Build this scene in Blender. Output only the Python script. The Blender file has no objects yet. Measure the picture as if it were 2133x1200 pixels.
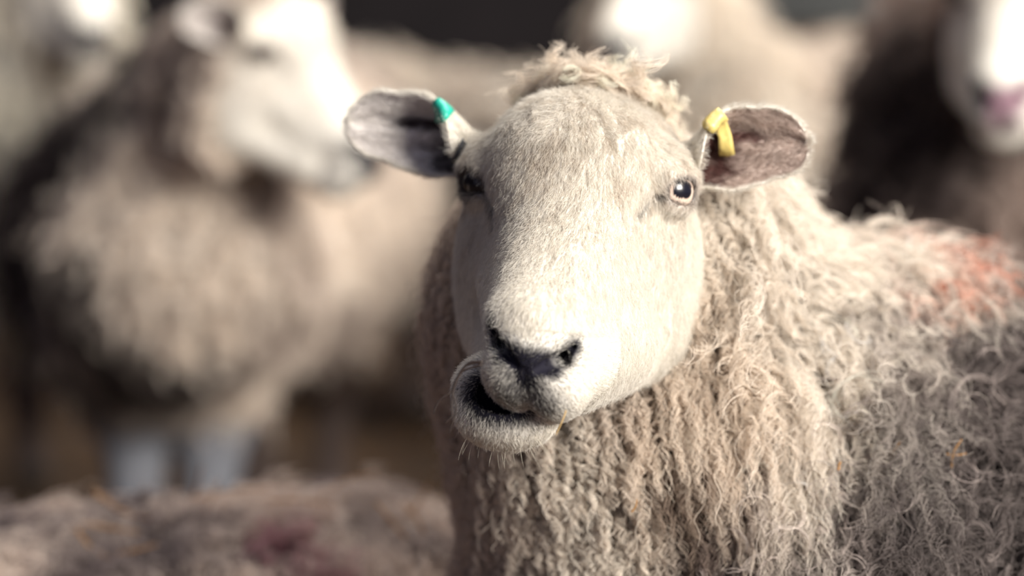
import bpy, math, random
import numpy as np
from mathutils import Matrix, Vector

# ------------------------------------------------------------------ camera, world, light, exposure
SC = bpy.context.scene
COL = SC.collection
R = math.radians
PITCH = R(8)
CAM = np.array([0.0, -1.5, 0.88])
FWD = np.array([0, math.cos(PITCH), -math.sin(PITCH)])
UPV = np.array([0, math.sin(PITCH), math.cos(PITCH)])
LENS = 85.0

def P(px, py, d):
    """world point seen at a pixel of the 2133x1200 frame, d metres along the view axis"""
    s = 36.0 / LENS / 2133 * d
    return CAM + FWD * d + np.array([1.0, 0, 0]) * (px - 1066.5) * s - UPV * (py - 600) * s

cam = bpy.data.cameras.new('camera'); camo = bpy.data.objects.new('camera', cam); COL.objects.link(camo)
camo.location = CAM; camo.rotation_euler = (R(90) - PITCH, 0, 0)
cam.lens = LENS; cam.sensor_width = 36; cam.clip_start = 0.05
cam.dof.use_dof = True; cam.dof.focus_distance = 1.435; cam.dof.aperture_fstop = 2.3
SC.camera = camo

world = bpy.data.worlds.new('world'); SC.world = world; world.use_nodes = True
bgn = world.node_tree.nodes['Background']
bgn.inputs[0].default_value = (0.70, 0.72, 1.0, 1); bgn.inputs[1].default_value = 0.12

def area(name, loc, target, size, size_y, power, col):
    l = bpy.data.lights.new(name, 'AREA'); l.shape = 'RECTANGLE'; l.size = size; l.size_y = size_y
    l.energy = power; l.color = col
    o = bpy.data.objects.new(name, l); COL.objects.link(o); o.location = loc
    o.rotation_euler = (Vector(target) - Vector(loc)).to_track_quat('-Z', 'Y').to_euler()
    return o
# daylight through the big barn doors beside the photographer, and an unseen fill lamp over the flock to brighten it
area('door_daylight', (2.55, -2.4, 2.25), (0.1, 0.1, 0.7), 1.7, 1.5, 205, (1.0, 0.95, 0.875))
area('flock_fill', (1.0, 2.0, 3.6), (0.2, 2.3, 0.5), 3.0, 2.4, 105, (1.0, 0.95, 0.87))
vs = SC.view_settings
vs.view_transform = 'Standard'; vs.look = 'None'; vs.gamma = 1.0; vs.exposure = 0.84; vs.use_curve_mapping = False
SC.cycles.max_bounces = 6; SC.cycles.diffuse_bounces = 4; SC.cycles.transmission_bounces = 4
SC.cycles.transparent_max_bounces = 8

# ------------------------------------------------------------------ small maths
def nrm(v):
    return v / np.maximum(np.linalg.norm(v, axis=-1, keepdims=True), 1e-9)
def sst(a, b, x):
    t = np.clip((x - a) / (b - a), 0, 1); return t * t * (3 - 2 * t)
def vnoise(p, seed=0):
    """value noise, p (...,3) -> 0..1"""
    i = np.floor(p).astype(np.int64); f = p - i; f = f * f * (3 - 2 * f)
    def h(dx, dy, dz):
        n = (i[..., 0] + dx) * 73856093 ^ (i[..., 1] + dy) * 19349663 ^ (i[..., 2] + dz) * 83492791 ^ (seed * 2654435761 & 0x7fffffff)
        n = (n ^ (n >> 13)) * 1274126177 & 0x7fffffff
        n = (n ^ (n >> 16)) * 668265263 & 0x7fffffff
        return (n & 0xffff) / 65535.0
    x, y, z = f[..., 0], f[..., 1], f[..., 2]
    c00 = h(0,0,0)*(1-x)+h(1,0,0)*x; c10 = h(0,1,0)*(1-x)+h(1,1,0)*x
    c01 = h(0,0,1)*(1-x)+h(1,0,1)*x; c11 = h(0,1,1)*(1-x)+h(1,1,1)*x
    return (c00*(1-y)+c10*y)*(1-z)+(c01*(1-y)+c11*y)*z
def fbm(p, seed=0, o=3):
    s = 0; a = .5; t = 0
    for k in range(o):
        s = s + a * vnoise(p * 2.0 ** k + 17.3 * k, seed + k); t += a; a *= .55
    return s / t
def rotm(yaw, pitch, roll):
    return np.array((Matrix.Rotation(R(yaw), 3, 'Z') @ Matrix.Rotation(R(pitch), 3, 'X') @ Matrix.Rotation(R(roll), 3, 'Y')))

# ------------------------------------------------------------------ implicit surfaces
def ell(p, c, r, M=None):
    q = p - np.asarray(c, float)
    if M is not None: q = q @ M
    r = np.asarray(r, float)
    k0 = np.linalg.norm(q / r, axis=-1); k1 = np.linalg.norm(q / (r * r), axis=-1)
    return k0 * (k0 - 1) / np.maximum(k1, 1e-9)
def cone(p, a, b, ra, rb):
    a = np.asarray(a, float); b = np.asarray(b, float); ba = b - a
    q = p - a; h = np.clip(q @ ba / (ba @ ba), 0, 1)
    return np.linalg.norm(q - h[..., None] * ba, axis=-1) - (ra + (rb - ra) * h)
def smin(a, b, k):
    h = np.clip(.5 + .5 * (b - a) / k, 0, 1); return b + (a - b) * h - k * h * (1 - h)
def smax(a, b, k): return -smin(-a, -b, k)

def nets(fn, lo, hi, h):
    lo = np.asarray(lo, float); n = np.ceil((np.asarray(hi) - lo) / h).astype(int) + 1
    ax = [lo[k] + h * np.arange(n[k]) for k in range(3)]
    f = np.empty(n, np.float32)
    for i in range(0, n[0], 16):
        X, Y, Z = np.meshgrid(ax[0][i:i+16], ax[1], ax[2], indexing='ij')
        f[i:i+16] = fn(np.stack([X, Y, Z], -1))
    s = f < 0
    c = np.zeros(n - 1, np.int8)
    for dx in (0, 1):
        for dy in (0, 1):
            for dz in (0, 1):
                c += s[dx:n[0]-1+dx, dy:n[1]-1+dy, dz:n[2]-1+dz]
    act = np.argwhere((c > 0) & (c < 8))
    idx = -np.ones(n - 1, np.int64); idx[tuple(act.T)] = np.arange(len(act))
    acc = np.zeros((len(act), 3)); cnt = np.zeros(len(act))
    cs = [(a, b, d) for a in (0, 1) for b in (0, 1) for d in (0, 1)]
    for a in cs:
        for k in range(3):
            if a[k]: continue
            b = list(a); b[k] = 1
            fa = f[tuple((act + a).T)]; fb = f[tuple((act + b).T)]
            m = (fa < 0) != (fb < 0)
            t = np.where(m, fa / np.where(m, fa - fb, 1), 0)
            q = act + np.array(a, float); q[:, k] += t
            acc[m] += q[m]; cnt[m] += 1
    v = acc / cnt[:, None] * h + lo
    quads = []
    for k in range(3):
        s0 = [slice(None)] * 3; s1 = [slice(None)] * 3; s0[k] = slice(0, -1); s1[k] = slice(1, None)
        e = s[tuple(s0)] != s[tuple(s1)]
        q = np.argwhere(e); u, w = (k + 1) % 3, (k + 2) % 3
        q = q[(q[:, u] > 0) & (q[:, w] > 0) & (q[:, u] < n[u]-1) & (q[:, w] < n[w]-1)]
        ins = s[tuple(q.T)]
        def g(du, dw):
            r = q.copy(); r[:, u] += du; r[:, w] += dw; return idx[tuple(r.T)]
        Q = np.stack([g(-1, -1), g(0, -1), g(0, 0), g(-1, 0)], 1)
        Q[~ins] = Q[~ins][:, ::-1]
        quads.append(Q)
    return v, np.concatenate(quads)

def vnormals(v, q):
    n = np.zeros_like(v)
    fn = np.cross(v[q[:, 2]] - v[q[:, 0]], v[q[:, 3]] - v[q[:, 1]])
    for k in range(4): np.add.at(n, q[:, k], fn)
    return nrm(n)
def relax(v, q, it=1, w=.5):
    for _ in range(it):
        s = np.zeros_like(v); c = np.zeros(len(v))
        for a, b in ((0, 1), (1, 2), (2, 3), (3, 0)):
            np.add.at(s, q[:, a], v[q[:, b]]); np.add.at(c, q[:, a], 1)
            np.add.at(s, q[:, b], v[q[:, a]]); np.add.at(c, q[:, b], 1)
        v = v * (1 - w) + w * s / c[:, None]
    return v

# ------------------------------------------------------------------ blender objects
def tag(o, label=None, cat=None, group=None, kind=None):
    for k, x in (('label', label), ('category', cat), ('group', group), ('kind', kind)):
        if x: o[k] = x
    return o
def mesh_obj(name, v, faces, mat, parent=None, col=None, smooth=True):
    me = bpy.data.meshes.new(name)
    me.from_pydata(np.asarray(v, float).tolist(), [], [list(map(int, f)) for f in faces]); me.update()
    if smooth: me.polygons.foreach_set('use_smooth', [True] * len(me.polygons))
    if col is not None:
        a = me.attributes.new('col', 'FLOAT_COLOR', 'POINT')
        a.data.foreach_set('color', np.concatenate([col, np.ones((len(col), 1))], 1).astype(np.float32).ravel())
    me.materials.append(mat)
    o = bpy.data.objects.new(name, me); COL.objects.link(o)
    if parent: o.parent = parent; o.matrix_parent_inverse = parent.matrix_world.inverted()
    return o
def curves_obj(name, pts, rad, col, mat, parent=None):
    """pts (n,K,3), rad (n,K) or (K,), col (n,3) or (n,K,3)"""
    n, K = pts.shape[:2]
    cu = bpy.data.hair_curves.new(name); cu.add_curves([K] * n)
    cu.position_data.foreach_set('vector', np.ascontiguousarray(pts, dtype=np.float32).ravel())
    rad = np.broadcast_to(rad, (n, K))
    cu.points.foreach_set('radius', np.ascontiguousarray(rad, dtype=np.float32).ravel())
    a = cu.attributes.new('col', 'BYTE_COLOR', 'CURVE' if col.ndim == 2 else 'POINT')
    c4 = np.ones(col.shape[:-1] + (4,), np.float32); c4[..., :3] = np.clip(col, 0, 1)
    a.data.foreach_set('color', c4.ravel())
    cu.materials.append(mat)
    o = bpy.data.objects.new(name, cu); COL.objects.link(o)
    if parent: o.parent = parent; o.matrix_parent_inverse = parent.matrix_world.inverted()
    return o
def nodes(name):
    m = bpy.data.materials.new(name); m.use_nodes = True
    return m, m.node_tree, m.node_tree.nodes['Principled BSDF']
def plain(name, c, rough=.6, metal=0, bump=0, scale=40, var=.25):
    m, nt, b = nodes(name); b.inputs['Roughness'].default_value = rough; b.inputs['Metallic'].default_value = metal
    tc = nt.nodes.new('ShaderNodeTexCoord'); nz = nt.nodes.new('ShaderNodeTexNoise'); nz.inputs['Scale'].default_value = scale
    nt.links.new(tc.outputs['Object'], nz.inputs['Vector'])
    mx = nt.nodes.new('ShaderNodeMix'); mx.data_type = 'RGBA'
    mx.inputs[6].default_value = (*[x * (1 - var) for x in c], 1); mx.inputs[7].default_value = (*[min(1, x * (1 + var)) for x in c], 1)
    nt.links.new(nz.outputs['Fac'], mx.inputs[0]); nt.links.new(mx.outputs[2], b.inputs['Base Color'])
    if bump:
        bp = nt.nodes.new('ShaderNodeBump'); bp.inputs['Strength'].default_value = bump; bp.inputs['Distance'].default_value = .01
        nt.links.new(nz.outputs['Fac'], bp.inputs['Height']); nt.links.new(bp.outputs[0], b.inputs['Normal'])
    return m
def attr_mat(name, rough=.7, spec=.3, trans=0, coat=0, sss=0):
    m, nt, b = nodes(name); at = nt.nodes.new('ShaderNodeAttribute'); at.attribute_name = 'col'
    nt.links.new(at.outputs['Color'], b.inputs['Base Color'])
    b.inputs['Roughness'].default_value = rough; b.inputs['Specular IOR Level'].default_value = spec
    b.inputs['Coat Weight'].default_value = coat; b.inputs['Coat Roughness'].default_value = .04
    if sss:
        b.inputs['Subsurface Weight'].default_value = sss; b.inputs['Subsurface Scale'].default_value = .004
    if trans:
        t = nt.nodes.new('ShaderNodeBsdfTranslucent'); mx = nt.nodes.new('ShaderNodeMixShader'); mx.inputs[0].default_value = trans
        nt.links.new(at.outputs['Color'], t.inputs[0])
        nt.links.new(b.outputs[0], mx.inputs[1]); nt.links.new(t.outputs[0], mx.inputs[2])
        nt.links.new(mx.outputs[0], nt.nodes['Material Output'].inputs[0])
    return m
M_SKIN = attr_mat('sheep_skin', .8, .15)
M_HAIR = attr_mat('sheep_hair', .55, .25, trans=.35)
M_WOOL = attr_mat('sheep_wool', .7, .15, trans=.25)
M_EYE = attr_mat('sheep_eye', .25, .4, coat=.45)

# ------------------------------------------------------------------ the head, in centimetres, facing -Y
EYR = 1.42
def eye_c(s): return np.array([6.0, .1, .1]) if s > 0 else np.array([-5.62, -.12, .1])
def eye_axes(s):
    v = nrm(np.array([s * .80, -.60, .03]) if s > 0 else np.array([-.70, -.71, .03])); h = nrm(np.cross([0, 0, 1.0], v)); u = np.cross(v, h)
    return np.stack([h, u, v], 1)                    # columns: across, up, look
NOS = [((2.28, -10.9, -8.95), .26), ((2.0, -11.6, -9.75), .40), ((1.3, -12.25, -10.3), .42), ((.62, -12.6, -10.8), .24)]
def shear(p, chew):
    if not chew: return p
    q = p.copy(); q[..., 2] = p[..., 2] + .19 * chew * p[..., 0] * sst(-6, -9.5, p[..., 1])
    return q
CUP = np.array([-1.75, -9.7, -12.65]); CUPR = np.array([1.75, 1.6, 1.15])
def head_f(p, chew):
    f = ell(p, (0, 3.2, .6), (6.3, 7.0, 5.7))                               # skull
    f = smin(f, ell(p, (0, -.6, 1.2), (5.1, 4.0, 4.4)), 1.5)                # forehead
    f = smin(f, cone(p, (0, -.2, -1.0), (0, -7.6, -8.2), 4.7, 2.75), 2.2)   # bridge of the nose
    for s in (-1, 1):
        f = smin(f, ell(p, (s * 5.3, 1.4, 1.0), (2.1, 3.2, 2.0)), 1.0)      # brow
        f = smin(f, cone(p, (s * 3.0, 1.5, -3.5), (s * 1.5, -5.5, -8.6), 3.5, 2.3), 1.6)
        f = smin(f, ell(p, (s * 4.15 - .3 * chew * (s < 0), 4.0, -5.2), (3.5, 5.2, 6.6)), 1.4)    # masseter
        f = smin(f, cone(p, (s * 3.7, 3.5, -9.0), (s * 1.6 - chew * .6, -4.8, -11.6), 3.0, 2.1), 1.4)
        E = eye_c(s); A = eye_axes(s)
        f = smin(f, np.linalg.norm(p - E, axis=-1) - 1.62, .7)              # lids
    # lower jaw and chin, swung to one side while it chews
    jx = -1.75 * chew
    f = smin(f, cone(p, (jx * .3 + .3, -2.5, -11.0), (jx, -7.2, -13.4), 2.4, 2.1), 1.2)
    f = smin(f, ell(p, (jx - .1, -8.4, -13.1 - .6 * chew), (2.95 + .15 * chew, 2.3, 2.2)), .7)
    if chew:
        f = smin(f, ell(p, (jx - .75, -8.2, -12.4), (2.7, 1.9, 2.3)), .5)
        f = smax(f, -ell(p, CUP, CUPR), .35)   # the open cup of the lower lip
    # muzzle on top
    p0 = p; p = shear(p, chew)
    g = ell(p, (0, -9.2, -9.4), (2.75, 3.1, 3.0))
    g = smin(g, cone(p, (0, -3.5, -4.2), (0, -8.6, -8.6), 3.7, 2.9), 1.3)
    g = smin(g, ell(p, (0, -10.6, -10.5), (2.3, 2.1, 1.8)), .8)
    for s in (-1, 1):
        g = smin(g, ell(p, (s * 1.75, -9.9, -9.0), (1.0, 1.6, 1.5)), .6)
        g = smin(g, ell(p, (s * 1.15, -10.0, -11.6), (1.85, 2.35, 1.95)), .6)
    if chew: g = smin(g, cone(p, (1.2, -8.6, -11.0), (3.2, -2.0, -9.4), 2.0, 2.6), .9)
    f = smin(f, g, .9 if not chew else .45 + 1.0 * sst(.3, 2.2, p0[..., 0]))
    for s in (-1, 1):
        for (a, ra), (b, rb) in zip(NOS[:-1], NOS[1:]):                     # nostrils
            f = smax(f, -cone(p, np.array(a) * [s, 1, 1], np.array(b) * [s, 1, 1], ra, rb), .18)
        f = smax(f, -cone(p, (s * 1.9, -11.3, -9.9), (s * 1.5, -9.0, -9.0), .45, .25), .2)
        p, pm = p0, p
        E = eye_c(s); A = eye_axes(s)
        f = smax(f, -ell(p, E + A[:, 2] * 1.1 - A[:, 1] * .08, (1.25, .86, 1.6), A), .12)   # eye opening
        f = smin(f, cone(p, E + A @ np.array([-1.35 * s, .75, 1.0]), E + A @ np.array([1.1 * s, .95, .9]), .28, .34), .35)
        # tear groove running down the face from the inner corner
        f = smax(f, -cone(p, (s * 5.5, -1.7, -.35), (s * 4.6, -2.8, -1.5), .20 if s > 0 else .34, .16 if s > 0 else .26), .3)
        f = smax(f, -cone(p, (s * 4.6, -2.8, -1.5), (s * 4.2, -3.5, -2.6), .16, .06), .3)
        p = pm
    f = smax(f, -cone(p, (0, -12.65, -11.0), (0, -12.3, -13.6), .12, .10), .2)   # philtrum
    return f

def seg_d(p, a, b):
    return cone(p, a, b, 0, 0)
CREAM = np.array([.86, .82, .745])
NOSE = [None]
def head_col(p, chew, rng, jitter=.25):
    """pigment of the coat, with some painted shade, at points p (cm)"""
    n = len(p); j = (rng.random(n) - .5) * 2 * jitter
    c = np.tile(CREAM, (n, 1)) * (0.93 + .1 * fbm(p * .8, 3))[:, None]
    # faint tan and grey hairs on the brow and cheeks
    t = (.15 + sst(.45, .75, fbm(p * np.array([1.5, 1.5, .7]), 9)) * .5 + .5 * (rng.random(n) < .12)) * sst(-7, 2, p[:, 2] + .25 * np.minimum(p[:, 0], 0) * -2)
    c = c * (1 - t[:, None]) + np.array([.60, .52, .43]) * t[:, None]
    blk = np.array([.012, .011, .019])
    ps = shear(p, chew); ax = np.abs(p[:, 0]); q = np.stack([ax, p[:, 1], ps[:, 2]], 1)
    d = np.min([seg_d(q, NOS[k][0], NOS[k + 1][0]) for k in range(3)] + [seg_d(q, (1.9, -11.3, -9.9), (1.5, -9.0, -9.0))], 0)
    m = 1 - sst(.30, .95, d * (1 if chew else .6) + j)                                          # nostril rims
    d2 = np.min([seg_d(q, (0, -12.5, -10.5), (1.4, -12.3, -10.3)), seg_d(q, (0, -12.7, -10.6), (0, -12.6, -11.6))], 0)
    m = np.maximum(m, 1 - sst(.5, 1.3, d2 * (1 if chew else .6) + j))
    m = np.maximum(m, .95 * (1 - sst(.08, .25, seg_d(q, (0, -12.6, -11.0), (0, -12.3, -13.4)) + .2 * j)))                           # nose pad
    m = np.maximum(m, .85 * (1 - sst(.2, 2.3, seg_d(q, (0, -12.4, -11.6), (.9, -12.0, -12.8)) + 2.6 * j)))
    if chew:
        e = ell(p, CUP, CUPR)
        muz = np.minimum(ell(p, (0, -9.2, -9.4), (2.75, 3.1, 3.0)), np.minimum(ell(ps, (1.15, -10, -11.6), (1.85, 2.35, 1.95)), ell(ps, (-1.15, -10, -11.6), (1.85, 2.35, 1.95))))
        m = np.maximum(m, (muz > .15) * (p[:, 2] < -10) * (1 - sst(.35, 1.35, e + 1.6 * j)))
    else:
        m = np.maximum(m, .8 * (1 - sst(.1, .7, np.abs(p[:, 2] + 12.6) + .3 * np.abs(p[:, 1] + 10) + j)) * (p[:, 1] < -6))
    for s in (-1, 1):
        E = eye_c(s); A = eye_axes(s); l = (p - E) @ A
        r = np.sqrt((l[:, 0] / 1.3) ** 2 + (l[:, 1] / .85) ** 2)
        dark = .85 if s < 0 else .8
        m = np.maximum(m, dark * (1 - sst(1.0, 1.6 if s < 0 else 1.16, r + .3 * j)) * (l[:, 2] > 0))  # broader rim on the left eye paints its shaded socket
        g = np.minimum(seg_d(p, (s * 5.6, -1.6, -.3), (s * 4.6, -2.75, -1.5)), seg_d(p, (s * 4.6, -2.75, -1.5), (s * 4.25, -3.4, -2.5)) + .14)
        m = np.maximum(m, (.95 if s < 0 else .85) * (1 - sst(.10, .48 if s < 0 else .32, g + (.4 if s < 0 else .16) * j)))
        k = (1 - sst(.9, 1.6, r)) * (l[:, 2] > 0) * .22                    # pinkish skin about the eye
        c = c * (1 - k[:, None]) + np.array([.62, .45, .42]) * k[:, None]
    b3 = np.tile(blk, (n, 1))
    if NOSE[0] is not None: b3 = np.where((p[:, 1:2] < -6) & (p[:, 0:1] > -1.2), np.array(NOSE[0]), b3)
    c = c * (1 - m[:, None]) + b3 * m[:, None]
    return c, m

# ear: a leaf rolled into a tube at its root. frame: u towards the tip (+X*s), a up, hollow facing -Y
def ear_mesh(s, tone):
    base = np.array([s * 6.3, 3.9, 1.75]); tipd = nrm(np.array([s * 1.0, -.02, .22 if s < 0 else .26]))
    L = 9.6 if s < 0 else 7.9; NU, NV = 56, 36
    up = nrm(np.cross(tipd, [0, 1.0, 0]) * (s)); up = up * np.sign(up[2]); fw = nrm(np.cross(up, tipd)); fw = fw * -np.sign(fw[1])
    tw = R(8); up, fw = up * math.cos(tw) + fw * math.sin(tw), fw * math.cos(tw) - up * math.sin(tw)
    uu = np.linspace(0, 1, NU) ** .85
    w = np.interp(uu, [0, .14, .24, .34, .45, .6, .8, 1], [1.25, 1.38, 1.75, 2.35, 2.52, 2.45, 1.95, .0])
    w = np.where(uu > .7, 2.25 * np.sqrt(np.maximum(0, 1 - ((uu - .7) / .3) ** 2.3)), w)
    th = np.radians(np.interp(uu, [0, .18, .27, .36, .5, .75, 1], [138, 128, 100, 72, 52, 38, 26]))
    off = np.radians(np.interp(uu, [0, .18, .26, .36, .6, 1], [62, 52, 30, 12, 4, 0]))
    vv = np.sin(np.linspace(-1, 1, NV) * math.pi / 2)
    U, V = np.meshgrid(np.arange(NU), vv, indexing='ij')
    W = w[U]; T = th[U]; rr = W / np.sin(np.minimum(T, math.pi / 2)); a = V * T
    axis = uu[U] * L
    a2 = a + off[U]                                             # the roll sits over the upper edge
    mid = base + tipd * axis[..., None] + up * ((.55 * np.sin(uu[U] * 2.6)) - .2)[..., None]
    inner = mid + up * (rr * np.sin(a2))[..., None] + fw * (rr * (1 - np.cos(a2)))[..., None]
    # soft waves in the cartilage
    inner += fw * (.14 * np.sin(V * 7 + uu[U] * 5) * (1 - V ** 2))[..., None]
    du = np.gradient(inner, axis=0); dv = np.gradient(inner, axis=1)
    nn = nrm(np.cross(du, dv)); nn = nn * np.sign(np.sum(nn * (fw * np.cos(a2)[..., None] - up * np.sin(a2)[..., None]), -1, keepdims=True) + 1e-6)
    thick = (.30 * (1 - .55 * np.abs(V) ** 3) * (1 - .4 * uu[U]))[..., None]
    outer = inner - nn * thick
    v = np.concatenate([inner.reshape(-1, 3), outer.reshape(-1, 3)]); n0 = NU * NV
    idx = np.arange(n0).reshape(NU, NV); q = []
    def grid(ix, flip):
        Q = np.stack([ix[:-1, :-1], ix[1:, :-1], ix[1:, 1:], ix[:-1, 1:]], -1).reshape(-1, 4)
        return Q[:, ::-1] if flip else Q
    tri_n = np.cross(inner[1, 0] - inner[0, 0], inner[0, 1] - inner[0, 0]); flip = np.dot(tri_n, nn[0, 0]) < 0
    q.append(grid(idx, flip)); q.append(grid(idx + n0, not flip))
    loop = np.concatenate([idx[:, 0], idx[-1, 1:], idx[::-1, -1][1:], idx[0, ::-1][1:]])
    Q = np.stack([loop[:-1], loop[1:], loop[1:] + n0, loop[:-1] + n0], 1); q.append(Q if flip else Q[:, ::-1])
    q = np.concatenate(q)
    # pigment: pale hair inside, dark skin in the folds near the root
    uf = uu[U].ravel(); vf = np.broadcast_to(V, (NU, NV)).ravel()
    cin = np.tile(tone, (n0, 1)) * (.85 + .3 * fbm(inner.reshape(-1, 3) * 1.6, 5 + s))[:, None]
    nz = (fbm(inner.reshape(-1, 3) * 1.3, 12 + s) - .5)
    dk = (1 - sst(.05, .20, np.abs(vf - .22 + .15 * uf) + .3 * nz)) * (1 - sst(.50, .75, uf + .3 * nz))
    dk = np.maximum(dk, (1 - sst(.26, .52, uf + .6 * nz + .25 * np.abs(vf + .25))))
    dk = np.maximum(dk, .55 * (1 - sst(.03, .12, np.abs(vf + .38 - .15 * uf))) * (1 - sst(.35, .6, uf)))
    dcol = np.array([.050, .026, .032]) if s < 0 else np.array([.12, .045, .040])
    rim = sst(.90, .99, np.maximum(np.abs(vf), sst(.9, 1, uf)))
    cin = cin * (1 - rim[:, None]) + CREAM * rim[:, None]
    dk = dk * (1 - rim) * .95
    cin = cin * (1 - dk[:, None]) + dcol * dk[:, None]
    cout = np.tile(CREAM * .95, (n0, 1))
    col = np.concatenate([cin, cout])
    fr = dict(base=base, tipd=tipd, up=up, fw=fw, inner=inner, outer=outer, nn=nn, uu=uu, vv=vv, NU=NU, NV=NV)
    return v, q, col, fr

def head_mesh(h, chew, rng, tones=((.70, .66, .64), (.42, .33, .30))):
    v, q = nets(lambda p: head_f(p, chew), (-9.2, -14.2, -17.2), (9.2, 11, 8.2), h)
    v = relax(v, q, 1, .35)
    col, blk = head_col(v, chew, rng, .05)
    ears = []
    for s, tone in ((-1, tones[0]), (1, tones[1])):
        ev, eq, ec, fr = ear_mesh(s, np.array(tone)); fr['off'] = len(v); fr['n'] = len(ev)
        q = np.concatenate([q, eq + len(v)]); v = np.concatenate([v, ev]); col = np.concatenate([col, ec]); ears.append(fr)
        blk = np.concatenate([blk, np.zeros(len(ev))])
    return v, q, col, ears

# ------------------------------------------------------------------ the body, metres, facing -Y, feet at z = 0
def body_f(p, neck, k=1.0, zl=0.0, lying=False, tilt=0.0, extra=(), legw=1.0):
    pt = p + np.array([0, 0, zl]); pt[..., 2] += tilt * (.62 - p[..., 1])
    f = cone(pt, (0, .02, .475), (0, .62, .475), .175 * k, .195 * k)
    f = smin(f, ell(pt, (0, .32, .50), (.185 * k, .42, .175 * k)), .05)
    f = smin(f, ell(pt, (0, -.04, .44), (.135, .14, .16)), .06)
    for a, b in zip(neck[:-1], neck[1:]):
        f = smin(f, cone(p, a[0], b[0], a[1], b[1]), .05)
    for a, b, ra, rb in extra: f = smin(f, cone(p, a, b, ra, rb), .05)
    if lying: f = smin(f, ell(p, (0, .32, .17), (.22, .42, .165)), .06)
    for s in (-1, 1):
        J = ([(s*.11, .03, .42, .085), (s*.105, .01, .29, .05), (s*.10, -.0, .16, .028), (s*.10, .0, .06, .022), (s*.10, -.02, .025, .030)],
             [(s*.12, .60, .44, .12), (s*.125, .55, .31, .075), (s*.12, .70, .19, .032), (s*.12, .68, .06, .022), (s*.12, .66, .025, .030)])
        if lying:
            J = ([(s*.10, .02, .24, .08), (s*.13, .08, .08, .05), (s*.14, -.14, .06, .032), (s*.13, -.02, .03, .025), (s*.13, .05, .03, .03)],
                 [(s*.12, .58, .24, .12), (s*.18, .42, .10, .06), (s*.18, .60, .05, .035), (s*.18, .45, .03, .025), (s*.18, .40, .03, .03)])
        J = [[(a[0] * legw, *a[1:]) for a in j] for j in J]
        for j in J:
            for a, b in zip(j[:-1], j[1:]): f = smin(f, cone(p, a[:3], b[:3], a[3], b[3]), .025)
    f = smin(f, cone(pt, (0, .80, .56), (0, .87, .36), .045, .025), .03)
    return f

# ------------------------------------------------------------------ wool
def locks(root, nor, flow, length, lift, crad, cfreq, spread, S, K, rng, radius, col_root, col_tip, wild=0.0):
    """bundles of crimped strands. all per-lock arrays of length n"""
    n = len(root)
    if n > 1500:                                                            # in batches, to keep memory low
        P_, C_ = [], []
        for i in range(0, n, 1500):
            j = slice(i, i + 1500)
            p, rr, c = locks(root[j], nor[j], flow[j], length[j], lift[j], crad[j], cfreq[j], spread[j], S, K, rng, radius, col_root[j], col_tip[j], wild)
            P_.append(p.astype(np.float32)); C_.append(c.astype(np.float32))
        return np.concatenate(P_), rr, np.concatenate(C_)
    t = np.linspace(0, 1, K)[None, :, None]
    L = length[:, None, None]; N = nor[:, None]; F = nrm(flow)[:, None]
    lift = lift[:, None, None]
    g = root[:, None] + N * L * lift * (1 - (1 - t) ** 2) * .9 + F * L * (t ** (1 + 1.0 * lift)) * (1 - .35 * lift)
    # wandering of the whole lock
    w1 = nrm(rng.normal(size=(n, 3)))[:, None]
    g = g + w1 * L * wild * (t ** 1.5) * .6
    ax = nrm(F * (1 - lift) + N * lift + w1 * wild * .6)
    e1 = nrm(np.cross(ax, N + 1e-3)); e2 = np.cross(ax, e1)
    ph = rng.random((n, 1, 1)) * 6.283; hand = np.sign(rng.random((n, 1, 1)) - .5)
    def strand(S0):
        dph = (rng.random((n, S0, 1)) - .5) * 1.3
        df = 1 + (rng.random((n, S0, 1)) - .5) * .22
        T = np.linspace(0, 1, K)[None, None, :]
        lm = 1 - .35 * rng.random((n, S0, 1)) ** 2
        T = T * lm
        A = ph + dph + hand * 6.283 * cfreq[:, None, None] * df * T
        cr = crad[:, None, None] * sst(0, .35, T) * (1 - .25 * T) * (.75 + .5 * rng.random((n, S0, 1)))
        rad = rng.random((n, S0, 1)) ** .5; an = rng.random((n, S0, 1)) * 6.283
        sp = spread[:, None, None] * rad * (1 - .72 * T)
        ca = cr * np.cos(A) + sp * np.cos(an); sa = cr * np.sin(A) + sp * np.sin(an)
        # interpolate the guide at T
        fi = np.clip(T * (K - 1), 0, K - 1.001); i0 = fi.astype(int); fr = (fi - i0)[..., None]
        ii = np.arange(n)[:, None, None]
        gg = g[ii, i0] * (1 - fr) + g[ii, i0 + 1] * fr
        return gg + e1[:, None] * ca[..., None] + e2[:, None] * sa[..., None]
    pts = strand(S)
    fly = rng.random((n, S, 1, 1)) < .07                                    # stray fibres
    pts = pts + fly * rng.normal(size=(n, S, 1, 3)) * L[:, None] * .16 * np.linspace(0, 1, K)[None, None, :, None]
    v = (.86 + .28 * rng.random((n, S, 1, 1)))
    tt = np.linspace(0, 1, K)[None, None, :, None] ** .6
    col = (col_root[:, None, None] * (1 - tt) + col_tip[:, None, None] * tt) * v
    rr = radius * (1.0 - .55 * np.linspace(0, 1, K) ** 2)
    return pts.reshape(n * S, K, 3), rr, col.reshape(n * S, K, 3)

def sample(v, q, n, rng, mask=None, nor=None):
    """random surface points; mask = weight per vertex"""
    a = np.linalg.norm(np.cross(v[q[:, 2]] - v[q[:, 0]], v[q[:, 3]] - v[q[:, 1]]), axis=1) * .5
    if mask is not None: a = a * mask[q].mean(1)
    f = rng.choice(len(q), n, p=a / a.sum())
    s, t = rng.random(n)[:, None], rng.random(n)[:, None]
    w = [(1 - s) * (1 - t), s * (1 - t), s * t, (1 - s) * t]
    qq = q[f]
    def interp(arr): return sum(w[k] * arr[qq[:, k]] for k in range(4))
    return interp

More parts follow.
